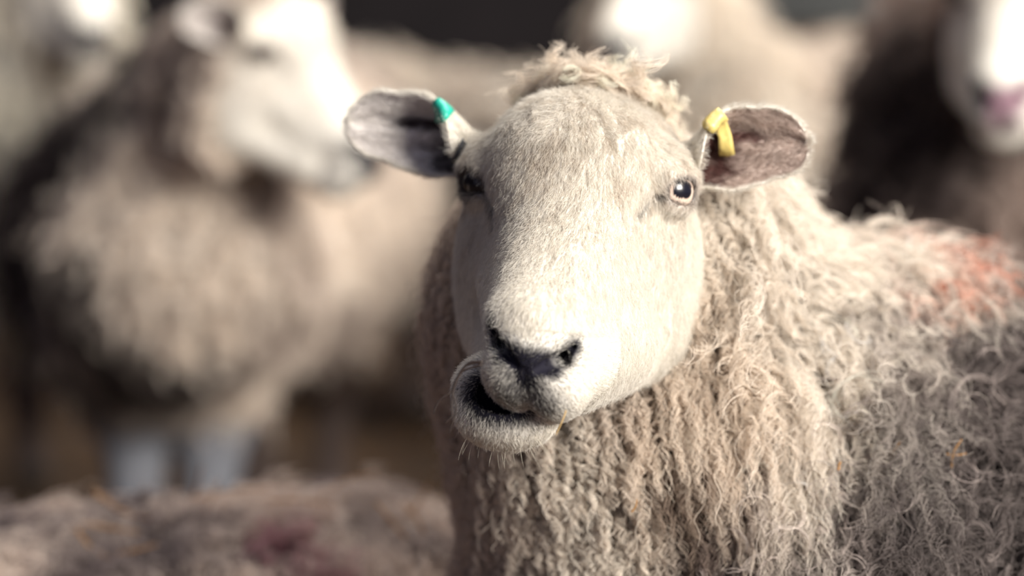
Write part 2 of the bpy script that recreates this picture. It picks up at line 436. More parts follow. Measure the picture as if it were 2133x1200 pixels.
DOWN = np.array([0, 0, -1.0])
def tangent(d, n):
    return d - n * np.sum(d * n, 1, keepdims=True)

def build_sheep(label, pos, heading, headpos, hyaw, hpitch, hroll, neckw, seed, wool, group=None, res=(.32, .011),
                dens=2200, S=8, K=9, wrad=.0007, llen=.05, patch=None, chew=0, k=1.0, tones=((.6, .55, .52), (.5, .42, .40)), main=False, zl=0.0, lying=False, tilt=0.0, extra=(), wz=.20, legw=1.0, legcol=(.12, .09, .08)):
    rng = np.random.default_rng(seed)
    Rb = rotm(heading, 0, 0); pos = np.array([pos[0], pos[1], 0.0])
    toL = lambda w: (np.asarray(w) - pos) @ Rb
    Rh = rotm(hyaw, hpitch, hroll); headpos = np.asarray(headpos, float)
    hw = lambda c: headpos + (np.asarray(c, float) * .01) @ Rh.T           # head cm -> world
    neck = [(toL(w), r) for w, r in neckw]
    att = toL(hw((0, 6.5, -2.5)))
    neck = neck + [(att, .062)]
    lo = np.array([-.42, -.75, -.01]); hi = np.array([.42, .98, .95])
    for a, r in neck: lo = np.minimum(lo, a - r - .03); hi = np.maximum(hi, a + r + .03)
    extra = [(toL(a), toL(b), ra, rb) for a, b, ra, rb in extra]
    bv, bq = nets(lambda p: body_f(p, neck, k, zl, lying, tilt, extra, legw), lo, hi, res[1])
    bw = bv @ Rb.T + pos
    hv, hq, hc, ears = head_mesh(res[0], chew, rng, tones)
    hwv = hw(hv)
    bn = vnormals(bw, bq); hn = vnormals(hwv, hq)
    # the head part of the body mesh stays inside the skull: keep the wool off the face
    wc = wool(bw)
    bz = bv[:, 2]
    leg = (1 - sst(wz, wz + .06, bz + .03 * fbm(bv * 20, 4))) * (0 if lying else 1)
    under = wc * (.3 if main else .5)  # surface under the wool darkened to paint shade in the gaps
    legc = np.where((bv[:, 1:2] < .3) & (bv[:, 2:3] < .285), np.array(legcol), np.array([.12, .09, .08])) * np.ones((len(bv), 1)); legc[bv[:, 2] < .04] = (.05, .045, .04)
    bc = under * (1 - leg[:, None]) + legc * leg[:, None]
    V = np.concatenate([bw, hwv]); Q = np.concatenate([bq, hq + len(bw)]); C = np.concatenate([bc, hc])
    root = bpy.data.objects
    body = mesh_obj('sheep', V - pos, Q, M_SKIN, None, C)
    body.location = pos; bpy.context.view_layer.update()
    tag(body, label, 'sheep', group)
    wl = lambda w: w - pos
    # eyes
    th = np.linspace(0, math.pi, 40); ph = np.linspace(0, 2 * math.pi, 56, endpoint=False)
    T, F = np.meshgrid(th, ph, indexing='ij')
    sp = np.stack([np.sin(T) * np.cos(F), np.sin(T) * np.sin(F), np.cos(T)], -1).reshape(-1, 3)
    ii = np.arange(40 * 56).reshape(40, 56); i2 = np.roll(ii, -1, 1)
    eq = np.stack([ii[:-1], ii[1:], i2[1:], i2[:-1]], -1).reshape(-1, 4)
    for s in (-1, 1):
        A = eye_axes(s)
        c = np.tile([.62, .50, .42], (len(sp), 1)).astype(float)
        rr = np.hypot(sp[:, 0], sp[:, 1]); front = sp[:, 2] > 0
        iris = (rr < .80) & front
        c[iris] = np.array([.72, .56, .46]) if s > 0 else np.array([.10, .06, .04])  # left iris darkened for the shade on that side
        c[(rr > .74) & (rr < .84) & front] = (.10, .07, .06)
        oo = .13 * s if main else 0
        pup = (np.abs((sp[:, 0] + oo) / .50) ** 3 + np.abs((sp[:, 1] - .06) / .40) ** 3 < 1) & front
        c[pup] = (.006, .006, .012)
        if s < 0 and main: c[rr < .9] = (.012, .010, .014)  # front ewe's left eye painted near-black, standing for shade
        ev = hw(eye_c(s) + (sp * EYR) @ A.T)
        mesh_obj('eye', wl(ev), eq, M_EYE, None, c).parent = body
    # short hair of the face and ears
    vis = np.concatenate([np.ones(len(hv))])
    nface = 230000 if main else 14000
    earmask = np.zeros(len(hv)); 
    for e in ears: earmask[e['off']:e['off'] + e['n']] = 1
    inhole = np.zeros(len(hv), bool)
    for s in (-1, 1):
        A = eye_axes(s); l = (hv - eye_c(s)) @ A
        inhole |= (np.hypot(l[:, 0] / 1.25, l[:, 1] / .82) < 1.04) & (l[:, 2] > 0)
        for (a, ra), (b, rb) in zip(NOS[:-1], NOS[1:]):
            inhole |= cone(shear(hv, chew), np.array(a) * [s, 1, 1], np.array(b) * [s, 1, 1], ra, rb) < .03
    fm = ((hv[:, 1] < 7) | (earmask > 0)) * ~inhole * 1.0
    if chew:
        fm *= ~((ell(hv, CUP, CUPR) < .06) & (hv[:, 1] > -9.6))
    I = sample(hv, hq, nface, rng, fm)
    p = I(hv); nn = nrm(I(vnormals(hv, hq))); em = I(earmask[:, None])[:, 0] > .5
    pc, blk = head_col(p, chew, rng, .55)
    pc = np.where(em[:, None], I(hc), pc)
    # hair lies down the face and outwards from the brow; a whorl above the eyes
    fl = np.stack([p[:, 0] * .10, -.45 + 0 * p[:, 0], -1.0 + 0 * p[:, 0]], 1)
    upz = sst(2.5, 6.5, p[:, 2] + (fbm(p * .45, 8) - .3) * 5)[:, None]
    fl = fl * (1 - .6 * upz) + .6 * upz * np.stack([p[:, 0] * .2 + 1.2 * (fbm(p * .6, 91) - .5), -.5 + 0 * p[:, 0], -.5 + 0 * p[:, 0]], 1)
    fl[em] = np.stack([np.sign(p[em, 0]), 0 * p[em, 0], .15 + 0 * p[em, 0]], 1)
    # muzzle hair radiates from the nose
    mz = sst(-7.8, -9.5, p[:, 2])[:, None] * (p[:, 1:2] < -6)
    rad = p - np.array([0, -12, -10.6]); fl = fl * (1 - mz) + nrm(rad) * mz * 1.2
    if chew:
        lp = ((p[:, 2] < -11.8) & (ell(p, (-2, -9, -13), (3.6, 3, 3)) < .3) & (p[:, 1] > -12))[:, None]
        fl = np.where(lp & (p[:, 2:3] < -12.2), nrm(p - np.array([-2.1, -8.6, -11.6])) * 1.2 + np.array([0, -.2, -.3]), fl)
    wob = np.stack([fbm(p * .9 + 40 * kk, 21 + kk) - .5 for kk in range(3)], 1) * (1.1 + 1.5 * sst(0, 3.5, p[:, 2]))[:, None]
    fl = nrm(tangent(nrm(fl) + wob, nn)) + rng.normal(size=p.shape) * .16
    ln = np.where(em, .42, .50) * (.7 + .6 * rng.random(len(p)))
    ln *= 1 - .45 * (blk > .5) * (p[:, 2] < -7)
    ln *= np.where(em, 1, 1 - .40 * sst(-6.5, -9, p[:, 2]) * (p[:, 1] < -6))
    ln = np.where((p[:, 2] > 2.5) & ~em, ln * 1.3, ln)
    t = np.linspace(0, 1, 5)[None, :, None]
    d = fl[:, None] * t + nn[:, None] * (.50 * t - .18 * t * t)
    w2 = rng.normal(size=(len(p), 1, 3)) * .10
    pts = p[:, None] + d * ln[:, None, None] + w2 * np.sin(t * 4) * ln[:, None, None]
    pc = pc * (.78 + .36 * rng.random((len(p), 1)))
    f_scale = 1.0 if main else 2.6
    hr = np.array([.0085, .008, .0065, .005, .0025]) * .01 * f_scale
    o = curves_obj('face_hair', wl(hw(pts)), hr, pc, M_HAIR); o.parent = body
    return dict(body=body, pos=pos, bw=bw, bq=bq, bn=bn, bv=bv, hw=hw, hv=hv, hq=hq, ears=ears, rng=rng, wl=wl, Rh=Rh, headpos=headpos,
                earmask=earmask, lying=lying, wz=wz, wool=wool, toL=toL, Rb=Rb)

def simple_fleece(sh, n, S, K, rad, llen, dirt=.5):
    """wool of the animals out of focus: whole fleece of tangled locks"""
    rng = sh['rng']; bv, bw, bq = sh['bv'], sh['bw'], sh['bq']
    hl = (bw - sh['headpos']) @ sh['Rh'] * 100
    skip = (ell(hl, (0, 2.4, -3), (7.6, 7.5, 10)) < 0)
    mask = (sst(.04, .08, bv[:, 2]) if sh['lying'] else sst(sh['wz'], sh['wz'] + .08, bv[:, 2])) * ~skip
    I = sample(bw, bq, n, rng, mask)
    r = I(bw); nn = nrm(I(sh['bn'])); lr = I(bv)
    side = sh['Rb'] @ np.array([0, 1.0, 0])
    fl = nrm(tangent(DOWN * 1.0 + side * .5 + rng.normal(size=r.shape) * .35, nn))
    c = sh['wool'](r)
    L = llen * (.6 + .8 * rng.random(n))
    tip = c * 1.15
    p, rr, col = locks(r, nn, fl, L, .25 + .3 * rng.random(n), .004 + .006 * rng.random(n), 1 + 1.5 * rng.random(n),
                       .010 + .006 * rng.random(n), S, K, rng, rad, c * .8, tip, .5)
    o = curves_obj('fleece', sh['wl'](p), rr, col, M_WOOL); o.parent = sh['body']
    # crown tuft
    hv, hq = sh['hv'], sh['hq']
    m = ((hv[:, 1] > 3.5) | ((hv[:, 2] > 4.6) & (hv[:, 1] > 1))) * (1 - sh['earmask'])
    I = sample(hv, hq, max(60, n // 12), rng, m)
    r = sh['hw'](I(hv)); nn = nrm(I(vnormals(hv, hq))) @ sh['Rh'].T
    c = sh['wool'](r); k = len(r)
    p, rr, col = locks(r, nn, nrm(tangent(DOWN + rng.normal(size=r.shape) * .5, nn)), .03 * (.6 + .8 * rng.random(k)), .6 + 0 * r[:, 0],
                       .004 + 0 * r[:, 0], 1.5 + 0 * r[:, 0], .009 + 0 * r[:, 0], S, K, rng, rad, c, c * 1.1, .5)
    o = curves_obj('crown_wool', sh['wl'](p), rr, col, M_WOOL); o.parent = sh['body']

# ------------------------------------------------------------------ the barn
def box(lo, hi):
    v = [(x, y, z) for x in (lo[0], hi[0]) for y in (lo[1], hi[1]) for z in (lo[2], hi[2])]
    return v, [(0, 1, 3, 2), (4, 6, 7, 5), (0, 4, 5, 1), (2, 3, 7, 6), (0, 2, 6, 4), (1, 5, 7, 3)]
def boxes(name, bs, mat, parent=None):
    V = []; F = []
    for lo, hi in bs:
        v, f = box(lo, hi); F += [tuple(i + len(V) for i in q) for q in f]; V += v
    return mesh_obj(name, np.array(V), F, mat, parent, smooth=False)
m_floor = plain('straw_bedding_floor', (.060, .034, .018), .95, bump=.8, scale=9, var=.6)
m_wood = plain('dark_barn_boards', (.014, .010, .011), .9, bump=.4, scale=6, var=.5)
x = np.linspace(-6, 6, 90); y = np.linspace(-3.5, 7.0, 80); X, Y = np.meshgrid(x, y, indexing='ij')
fv = np.stack([X, Y, 0 * X], -1).reshape(-1, 3); fv[:, 2] = (fbm(fv * 2.2, 31) - .5) * .05 - .012
ii = np.arange(90 * 80).reshape(90, 80)
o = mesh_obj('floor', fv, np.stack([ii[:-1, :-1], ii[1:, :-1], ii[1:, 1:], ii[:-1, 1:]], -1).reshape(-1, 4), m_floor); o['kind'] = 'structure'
rg = np.random.default_rng(5)
def boards(x0, x1, y, h):
    bs = []; xx = x0
    while xx < x1:
        w = rg.uniform(.14, .19); dy = rg.uniform(0, .012)
        bs.append(((xx, y + dy, -.05), (xx + w + .004, y + dy + .03, h))); xx += w
    return bs
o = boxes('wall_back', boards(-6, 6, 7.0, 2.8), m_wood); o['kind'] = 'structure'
bs = [((-6.03 - rg.uniform(0, .012), y0, -.05), (-6.0, y0 + .175, 2.8)) for y0 in np.arange(-3.5, 7, .17)]
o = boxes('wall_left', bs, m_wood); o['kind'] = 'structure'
# loose straw on the floor
n = 9000
sp = np.stack([rg.uniform(-3.5, 3.5, n), rg.uniform(.2, 6.6, n), rg.uniform(.0, .035, n)], 1)
dr = nrm(np.stack([rg.normal(size=n), rg.normal(size=n), rg.normal(size=n) * .18], 1))
t = np.linspace(-1, 1, 4)[None, :, None]
pts = sp[:, None] + dr[:, None] * t * (rg.uniform(.03, .09, n))[:, None, None] + np.array([0, 0, .008]) * (1 - t * t)
sc = np.array([.22, .12, .05]) * rg.uniform(.35, 1.1, (n, 1))
M_STRAW = attr_mat('straw', .5, .4)
o = curves_obj('straw', pts, np.full(4, .0014), sc, M_STRAW); o['kind'] = 'stuff'
tag(o, 'brown straw bedding scattered loose over the dark barn floor', 'straw')
# galvanised hurdle behind the flock
m_galv = plain('galvanised_steel', (.36, .38, .36), .45, .6, scale=12)
def tubes(name, segs, r, mat, parent=None, nseg=12):
    V = []; F = []
    for a, b in segs:
        a = np.array(a, float); b = np.array(b, float); d = nrm(b - a)
        e = nrm(np.cross(d, [.3, .2, 1.0])); g = np.cross(d, e); o = len(V)
        for q in (a, b):
            for k in range(nseg):
                an = 2 * math.pi * k / nseg; V.append(q + r * (e * math.cos(an) + g * math.sin(an)))
        F += [(o + k, o + (k + 1) % nseg, o + nseg + (k + 1) % nseg, o + nseg + k) for k in range(nseg)]
        F += [tuple(o + k for k in range(nseg))[::-1], tuple(o + nseg + k for k in range(nseg))]
    return mesh_obj(name, np.array(V), F, mat, parent)
g = bpy.data.objects.new('sheep_hurdle', None); COL.objects.link(g)
gc = P(1700, 8, 5.6); g.location = (gc[0], gc[1], 0); bpy.context.view_layer.update()
gz = gc[2]
for zz in np.linspace(gz, .15, 6):
    tubes('rail', [((-.22, 0, zz), (1.3, 0, zz))], .021, m_galv).parent = g
for xx in (-.22, 1.3):
    tubes('post', [((xx, 0, 0), (xx, 0, gz + .08))], .024, m_galv).parent = g
tag(g, 'galvanised steel sheep hurdle along the back of the pen, behind the flock', 'hurdle')

# ------------------------------------------------------------------ the ewe in front
CREAMW = np.array([.87, .79, .69]); TAN = np.array([.50, .39, .32]); GREY = np.array([.058, .044, .046])
def main_wool(w):
    """fleece pigment and painted shade by place on the animal (world metres)"""
    x, z = w[:, 0], w[:, 2]
    n = fbm(w * 14, 50); n2 = fbm(w * 45, 60)
    c = np.tile(CREAMW, (len(w), 1))
    t = sst(.45, .75, n)[:, None] * .42
    c = c * (1 - t) + TAN * t
    # flank grey with dirt below the shoulder, shade between its curls painted in too
    g = sst(.20, .34, x + .9 * (.66 - z) * 1.0 - .05 + .10 * (n - .5))
    g = g * sst(.70, .60, z + .05 * (n2 - .5))
    g = np.clip(g, 0, .92)[:, None]
    c = c * (1 - g) + GREY * (.75 + .5 * n2[:, None]) * g
    b = (1 - sst(-.06, .05, x + .04 * (n - .5)))[:, None] * .6              # brownish throat wool
    c = c * (1 - b) + np.array([.46, .33, .25]) * b
    # dark pockets between the lower shoulder locks, their shade painted on the wool
    for (px, py, rr, a) in ((1430, 1040, .026, .9), (1470, 1130, .03, .9), (1552, 930, .014, .8), (1385, 1010, .016, .8), (1870, 800, .03, .7), (1800, 1010, .03, .7)):
        q = P(px, py, 1.51); d = np.hypot(x - q[0], (z - q[2]) * .6) / rr + 1.4 * (n2 - .5)
        m = (a * (1 - sst(.5, 1.0, d)))[:, None]; c = c * (1 - m) + np.array([.09, .065, .065]) * m
    q = P(1400, 800, 1.6); d = np.hypot(x - q[0], (z - q[2]) * .55) / .055 + .8 * (n - .5)
    m = (.32 * (1 - sst(.5, 1.2, d)))[:, None]; c = c * (1 - m) + np.array([.62, .46, .32]) * m
    # orange marker spray on the back
    for (px, py, r, a) in ((2040, 592, .024, .97), (1990, 572, .013, .8), (2090, 570, .016, .85), (2070, 630, .012, .8), (1938, 560, .010, .5), (1945, 690, .012, .35), (1985, 655, .011, .5), (1880, 640, .008, .3)):
        cx, _, cz = P(px, py, 1.60)
        d = np.hypot(x - cx, (z - cz)) / r + 1.1 * (n2 - .5)
        m = (a * (1 - sst(.4, 1.1, d)))[:, None]
        c = c * (1 - m) + np.array([.50, .105, .03]) * m
    return c
HEADP = P(1196, 392, 1.5)
sh0 = P(1500, 1010, 1.67)
MAIN = build_sheep('white-faced ewe looking at the camera, chewing, lower jaw swung aside, pale curly fleece',
    (sh0[0], sh0[1]), -75, HEADP, -11.5, -8, 1.5,
    [(P(1500, 920, 1.675), .12), (P(1330, 860, 1.645), .113), (P(1238, 660, 1.63), .093), (P(1285, 560, 1.65), .075)], 11, main_wool,
    res=(.15, .008), zl=.05, extra=[(P(1600, 775, 1.665), P(1900, 775, 1.72), .066, .068)], chew=1, tones=((.90, .86, .83), (.58, .475, .42)), main=True)  # right ear inside toned browner to paint its backlit tint

def main_fleece(sh):
    rng = sh['rng']; bw, bq, bv = sh['bw'], sh['bq'], sh['bv']
    hl = (bw - sh['headpos']) @ sh['Rh'] * 100
    skip = (ell(hl, (0, 2.0, -2.2), (7.2, 7.6, 8.2)) < 0)
    base = sst(.20, .28, bv[:, 2]) * ~skip
    front = np.where((bw[:, 1] < sh['pos'][1] + .12), 1.0, .13) * np.where(bw[:, 2] > .42, 1, .25) * np.where(bw[:, 0] < .62, 1, .3)
    n = 13500
    I = sample(bw, bq, n, rng, base * front)
    r = I(bw); nn = nrm(I(sh['bn']))
    x, z = r[:, 0], r[:, 2]
    flank = np.maximum(sst(.20, .30, x), sst(.11, .17, x + .06 * (fbm(r * 20, 77) - .5)) * sst(.595, .635, z))                                                # tangled curls
    shoulder = sst(.06, .14, x) * (1 - flank)                               # long hanging locks
    throat = 1 - np.maximum(flank, shoulder)
    N = fbm(r * 9, 70)
    wander = np.stack([fbm(r * 11 + 31 * k, 80 + k) - .5 for k in range(3)], 1)
    fl = DOWN * 1.0 + np.array([.10, -.1, 0]) + wander * (.7 + 3.4 * flank)[:, None] + rng.normal(size=r.shape) * (.10 + .45 * flank)[:, None]
    fl = nrm(tangent(fl, nn))
    L = throat * .024 + shoulder * (.030 + .032 * sst(.72, .62, z)) + flank * .050
    L = L * (.65 + .7 * rng.random(n))
    top = sst(.64, .70, z) * (x > .12)
    lift = .30 * throat + .16 * shoulder + .34 * flank + .25 * top + .15 * rng.random(n)
    crad = (.0021 * throat + .0022 * shoulder + .0058 * flank) * (.6 + .8 * rng.random(n))
    cf = (3.0 * throat + 5.0 * shoulder + 1.7 * flank) * (.75 + .5 * rng.random(n))
    spread = .0042 * throat + .0042 * shoulder + .0022 * flank
    c = sh['wool'](r)
    croot = c * (.58 - .32 * flank[:, None]); ctip = c * np.minimum(1.06 + .55 * flank[:, None] * (rng.random((n, 1)) ** .7), .88 / c.max(1, keepdims=True))  # roots darkened to paint shade between the locks
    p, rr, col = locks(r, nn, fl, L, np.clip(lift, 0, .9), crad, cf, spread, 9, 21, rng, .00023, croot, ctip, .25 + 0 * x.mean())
    o = curves_obj('fleece', sh['wl'](p), rr, col, M_WOOL); o.parent = sh['body']
    # loose curls standing off the grey flank, paled to paint its highlights
    n = 3200
    I = sample(bw, bq, n, rng, base * front * sst(.15, .26, bw[:, 0] + .5 * (.60 - bw[:, 2])))
    r = I(bw); nn = nrm(I(sh['bn']))
    fl = nrm(tangent(DOWN * .6 + rng.normal(size=r.shape) * .8, nn))
    c = sh['wool'](r); lum = c.mean(1, keepdims=True)
    c = c * .8 + np.array([.36, .305, .28]) * (c[:, :1] < c[:, 2:] * 2.2) * rng.uniform(.15, 1.15, (n, 1))
    p, rr, col = locks(r, nn, fl, .030 + .022 * rng.random(n), .35 + .4 * rng.random(n), .003 + .004 * rng.random(n), 1.0 + 1.3 * rng.random(n),
                       .0010 + 0 * r[:, 0], 5, 22, rng, .00020, c * .5, np.minimum(c * 1.1, .85), .4)
    o = curves_obj('loose_curls', sh['wl'](p), rr, col, M_WOOL); o.parent = sh['body']
    # eyelashes at the outer corners of the upper lids
    lp = []
    for s in (-1, 1):
        A = eye_axes(s)
        for k in range(46):
            a = rng.uniform(-.3, 1.25); out = 1 if (A[:, 0] * s)[0] > 0 else -1
            out = np.sign((A[:, 0] @ np.array([s, 1.0, 0])))
            b0 = eye_c(s) + A @ np.array([out * (a * .95), .92 - .42 * max(a, 0) ** 2, 1.12 - .25 * max(a, 0)])
            d = nrm(A @ np.array([out * (.5 + .5 * a), .05 + rng.normal() * .12, .75])); l = rng.uniform(.5, .95)
            tt = np.linspace(0, 1, 6)[:, None]; lp.append(b0 + d * l * tt + np.array([0, 0, -.35]) * l * tt ** 2)
    lp = sh['hw'](np.array(lp))
    o = curves_obj('eyelashes', sh['wl'](lp), np.array([1, .95, .8, .6, .4, .15]) * .00014, np.tile([.66, .58, .50], (len(lp), 1)), M_HAIR); o.parent = sh['body']
    # crown wool behind the brow
    hv, hq = sh['hv'], sh['hq']; hn = vnormals(hv, hq)
    line = hv[:, 2] + .55 * (hv[:, 1] - 2.2) - .15 * np.abs(hv[:, 0])
    m = (line > 5.6) * (hv[:, 1] > 1.2) * (1 - sh['earmask']) * (hv[:, 2] > -2) * (np.abs(hv[:, 0]) < 6.2) * 1.0
    n = 620
    I = sample(hv, hq, n, rng, m); pl = I(hv); nl = nrm(I(hn))
    fl = np.stack([pl[:, 0] * .10 + rng.normal(size=n) * .5, .15 + rng.normal(size=n) * .4, .35 + rng.normal(size=n) * .35], 1)
    Rh = sh['Rh']; r = sh['hw'](pl); nn = nl @ Rh.T; fl = nrm(fl) @ Rh.T
    L = (.010 + .011 * rng.random(n) + .008 * (rng.random(n) < .15)) * (1 - .35 * (np.abs(pl[:, 0]) > 4.2))
    c = np.tile([.82, .72, .61], (n, 1)) * (.8 + .3 * rng.random((n, 1)))
    p, rr, col = locks(r, nn, fl, L, (.40 + .35 * rng.random(n)), .0035 + .003 * rng.random(n), 1.4 + 1.2 * rng.random(n), .0055 + .002 * rng.random(n),
                       26, 15, rng, .00013, c * .8, np.clip(c * 1.1, 0, .88), .35)
    o = curves_obj('crown_wool', sh['wl'](p), rr, col, M_WOOL); o.parent = sh['body']
    # chin whiskers
    wp = []
    for k in range(34):
        a = rng.uniform(-2.6, 2.6); 
        s0 = np.array([-1.9 + a * 1.0, -8.2 - rng.uniform(0, 1.3), -15.75 + .13 * a * a + rng.uniform(0, .5)])
        d = nrm(np.array([a * .35 + rng.normal() * .25, -.5 + rng.normal() * .2, -1.0])); l = rng.uniform(.6, 1.7)
        tt = np.linspace(0, 1, 6)[:, None]; wp.append(s0 + d * l * tt + np.array([.2, 0, -.15]) * l * tt ** 2)
    wp = sh['hw'](np.array(wp))
    o = curves_obj('chin_whiskers', sh['wl'](wp), np.array([1, .9, .8, .6, .4, .15]) * .00011, np.tile([.8, .74, .62], (34, 1)), M_HAIR); o.parent = sh['body']
main_fleece(MAIN)

# ------------------------------------------------------------------ the flock behind
def woolf(base, dark, patches=(), seed=0, amt=.55, scale=9):
    base = np.array(base); dark = np.array(dark)
    def f(w):
        n = fbm(w * scale, seed); t = sst(.42, .68, n)[:, None] * amt
        c = np.tile(base, (len(w), 1)) * (1 - t) + dark * t
        for (ctr, r, col, a) in patches:
            d = np.linalg.norm(w - np.asarray(ctr), axis=1) / r + .9 * (fbm(w * 16, seed + 5) - .5)
            m = (a * (1 - sst(.55, 1.1, d)))[:, None]; c = c * (1 - m) + np.array(col) * m
        return c
    return f
DK = (.040, .029, .030)  # dark wool tone, used also to paint shade under the left ewe
def xy(px, py, d): q = P(px, py, d); return (q[0], q[1])

# left ewe, chest to the camera, head in profile to the right
a = build_sheep('large ewe at the left, tan fleece dark at the neck and underside, white head turned in profile to the right',
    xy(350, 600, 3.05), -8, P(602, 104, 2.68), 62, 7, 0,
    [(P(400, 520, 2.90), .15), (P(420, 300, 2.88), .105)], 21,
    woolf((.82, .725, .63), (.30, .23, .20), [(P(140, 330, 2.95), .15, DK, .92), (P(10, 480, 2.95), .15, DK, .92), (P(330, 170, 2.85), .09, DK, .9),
          (P(60, 700, 3.05), .16, DK, .9), (P(300, 900, 2.85), .15, DK, .92), (P(560, 860, 2.85), .07, DK, .7), (P(200, 545, 2.8), .035, DK, .8), (P(290, 600, 2.8), .03, DK, .7), (P(470, 600, 2.8), .03, DK, .6), (P(110, 640, 2.85), .09, DK, .75), (P(390, 290, 2.8), .035, (.16, .06, .06), .8)], 3, .7, 8), k=1.1, zl=-.035, wz=.28, legw=.48, legcol=(.22, .23, .26))  # patches under the chest paint its underside shade into the wool
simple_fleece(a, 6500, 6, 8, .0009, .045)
# pale ewe standing behind it
b = build_sheep('pale cream ewe standing behind the large left ewe, in the upper left corner',
    (-.88, 2.35), 30, P(150, -75, 3.55), 25, 0, 0,
    [(P(60, 250, 3.75), .15), (P(70, 90, 3.7), .11)], 22,
    woolf((.82, .78, .68), (.58, .50, .42), (), 13, .5, 7), k=1.12)
simple_fleece(b, 2600, 8, 8, .0012, .055)
# tan ewe behind the ear of the front one
c = build_sheep('tan ewe in the middle distance, body between the left ewe and the front ewe',
    (-.14, 3.05), 62, P(1150, 330, 4.2), 30, 5, 0,
    [(P(1000, 330, 4.45), .14), (P(1070, 300, 4.35), .10)], 23,
    woolf((.83, .75, .65), (.52, .43, .37), [(P(880, 400, 4.3), .09, (.62, .78, .76), .8)], 17, .5, 7), k=1.08, zl=.02)
simple_fleece(c, 2400, 8, 8, .0012, .05)
# ewe behind the crown of the front one
d = build_sheep('white-faced ewe behind the front ewe\'s head, facing the camera, orange mark on her back',
    xy(1500, 500, 3.95), -66, P(1342, -42, 3.6), -24, -4, 0,
    [(P(1480, 250, 3.9), .15), (P(1400, 100, 3.8), .11)], 24,
    woolf((.83, .75, .65), (.52, .43, .37), [(P(1725, 60, 3.85), .05, (.60, .22, .10), .8)], 27, .5, 10), k=1.2)
simple_fleece(d, 3000, 8, 8, .001, .05)
# right-hand ewe
NOSE[0] = (.27, .165, .20)
e = build_sheep('ewe at the right edge with a pink-grey nose and dark neck wool',
    xy(2060, 500, 2.75), -28, P(2120, -10, 2.45), -18, -2, 0,
    [(P(2000, 420, 2.70), .14), (P(2030, 190, 2.68), .11)], 25,
    woolf((.45, .35, .30), (.13, .095, .09), [(P(1870, 250, 2.6), .14, DK, .85), (P(2000, 420, 2.5), .04, (.45, .24, .08), .6)], 37, .7, 9), k=1.05)
NOSE[0] = None
simple_fleece(e, 3200, 8, 9, .0009, .05)
# the low back in front on the left
f = build_sheep('sheep at the lower left with only its grey-brown back showing, straw caught in its wool',
    (-.78, .30), -86, (-1.25, .2, .48), -80, 10, 0,
    [((-.95, .25, .36), .11)], 26,
    woolf((.72, .61, .53), (.17, .135, .14), [((-.18, .275, .435), .032, (.46, .22, .25), .7), ((-.15, .25, .415), .03, (.34, .12, .16), .7)], 47, .85, 26), k=.88, zl=.204, lying=True, tilt=.13)
simple_fleece(f, 10500, 7, 10, .00045, .035)

# ------------------------------------------------------------------ ear tags
m_green = plain('green_plastic', (.02, .42, .30), .35, scale=300, var=.35)
m_yellow = plain('yellow_plastic', (.66, .52, .17), .4, scale=300, var=.3)
m_black = plain('black_plastic', (.02, .022, .028), .35, scale=200)
def ear_band(name, label, e, i0, i1, j0, j1, mat, lift, sagb=0.0, group=None, notch=None):
    """a flat plastic strip that wraps the upper edge of an ear: rows i0..i1 along the ear, from column j0 (inside face) over the edge to j1 (outside face)"""
    fr = MAIN['ears'][e]; I, O, NN = fr['inner'], fr['outer'], fr['nn']; NV = fr['NV']
    rows = np.linspace(i0, i1, 5); V = []; 
    def at(A, i, j):
        a = int(min(i, fr['NU'] - 2)); b = int(min(j, NV - 2)); u = i - a; v = j - b
        return (A[a, b] * (1 - u) * (1 - v) + A[a + 1, b] * u * (1 - v) + A[a, b + 1] * (1 - u) * v + A[a + 1, b + 1] * u * v)
    path = [('I', j) for j in np.linspace(j0, NV - 1, 9)] + [('O', j) for j in np.linspace(NV - 1, j1, 7)]
    th = .10; lay0 = []; lay1 = []
    for i in rows:
        c0 = []; c1 = []
        for n_, (w, j) in enumerate(path):
            p = at(I if w == 'I' else O, i, j); q = nrm(at(NN, i, j)) * (1 if w == 'I' else -1)
            if w == 'I' and n_ < 3: q = q
            edge = nrm(at(I, i, NV - 1) - at(I, i, NV - 4))
            wj = sst(NV - 3, NV - 1, j)
            q = nrm(q * (1 - .5 * wj) + edge * .9 * wj)
            l = lift * (1 + (.8 * math.sin(n_ * 1.1) * sagb if w == 'I' else 0))
            c0.append(p + q * l); c1.append(p + q * (l + th))
        lay0.append(c0); lay1.append(c1)
    A = np.array(lay0); B = np.array(lay1); a, b = A.shape[:2]
    V = np.concatenate([A.reshape(-1, 3), B.reshape(-1, 3)]); n0 = a * b; ix = np.arange(n0).reshape(a, b)
    q = []
    for k, base in ((0, 0), (1, n0)):
        Q = np.stack([ix[:-1, :-1], ix[1:, :-1], ix[1:, 1:], ix[:-1, 1:]], -1).reshape(-1, 4) + base
        q.append(Q if k else Q[:, ::-1])
    loop = np.concatenate([ix[:, 0], ix[-1, 1:], ix[::-1, -1][1:], ix[0, ::-1][1:]])
    q.append(np.stack([loop[:-1], loop[1:], loop[1:] + n0, loop[:-1] + n0], 1))
    W = MAIN['hw'](V); c = W.mean(0)
    o = mesh_obj(name, W - c, np.concatenate(q), mat); o.location = c
    return tag(o, label, 'ear tag', group)
ear_band('ear_tag', 'green plastic tag clipped over the top edge of the ear at the left', 0, 13, 19, 20.5, 26, m_green, .2)
ear_band('ear_tag', 'small black tag at the root of the ear beside the green tag', 0, 5.2, 7.6, 30, 27, m_black, .42)
yt = ear_band('ear_tag', 'yellow plastic loop tag clipped through the ear at the right', 1, 13.6, 20, 15.5, 27, m_yellow, .26, 1.0)

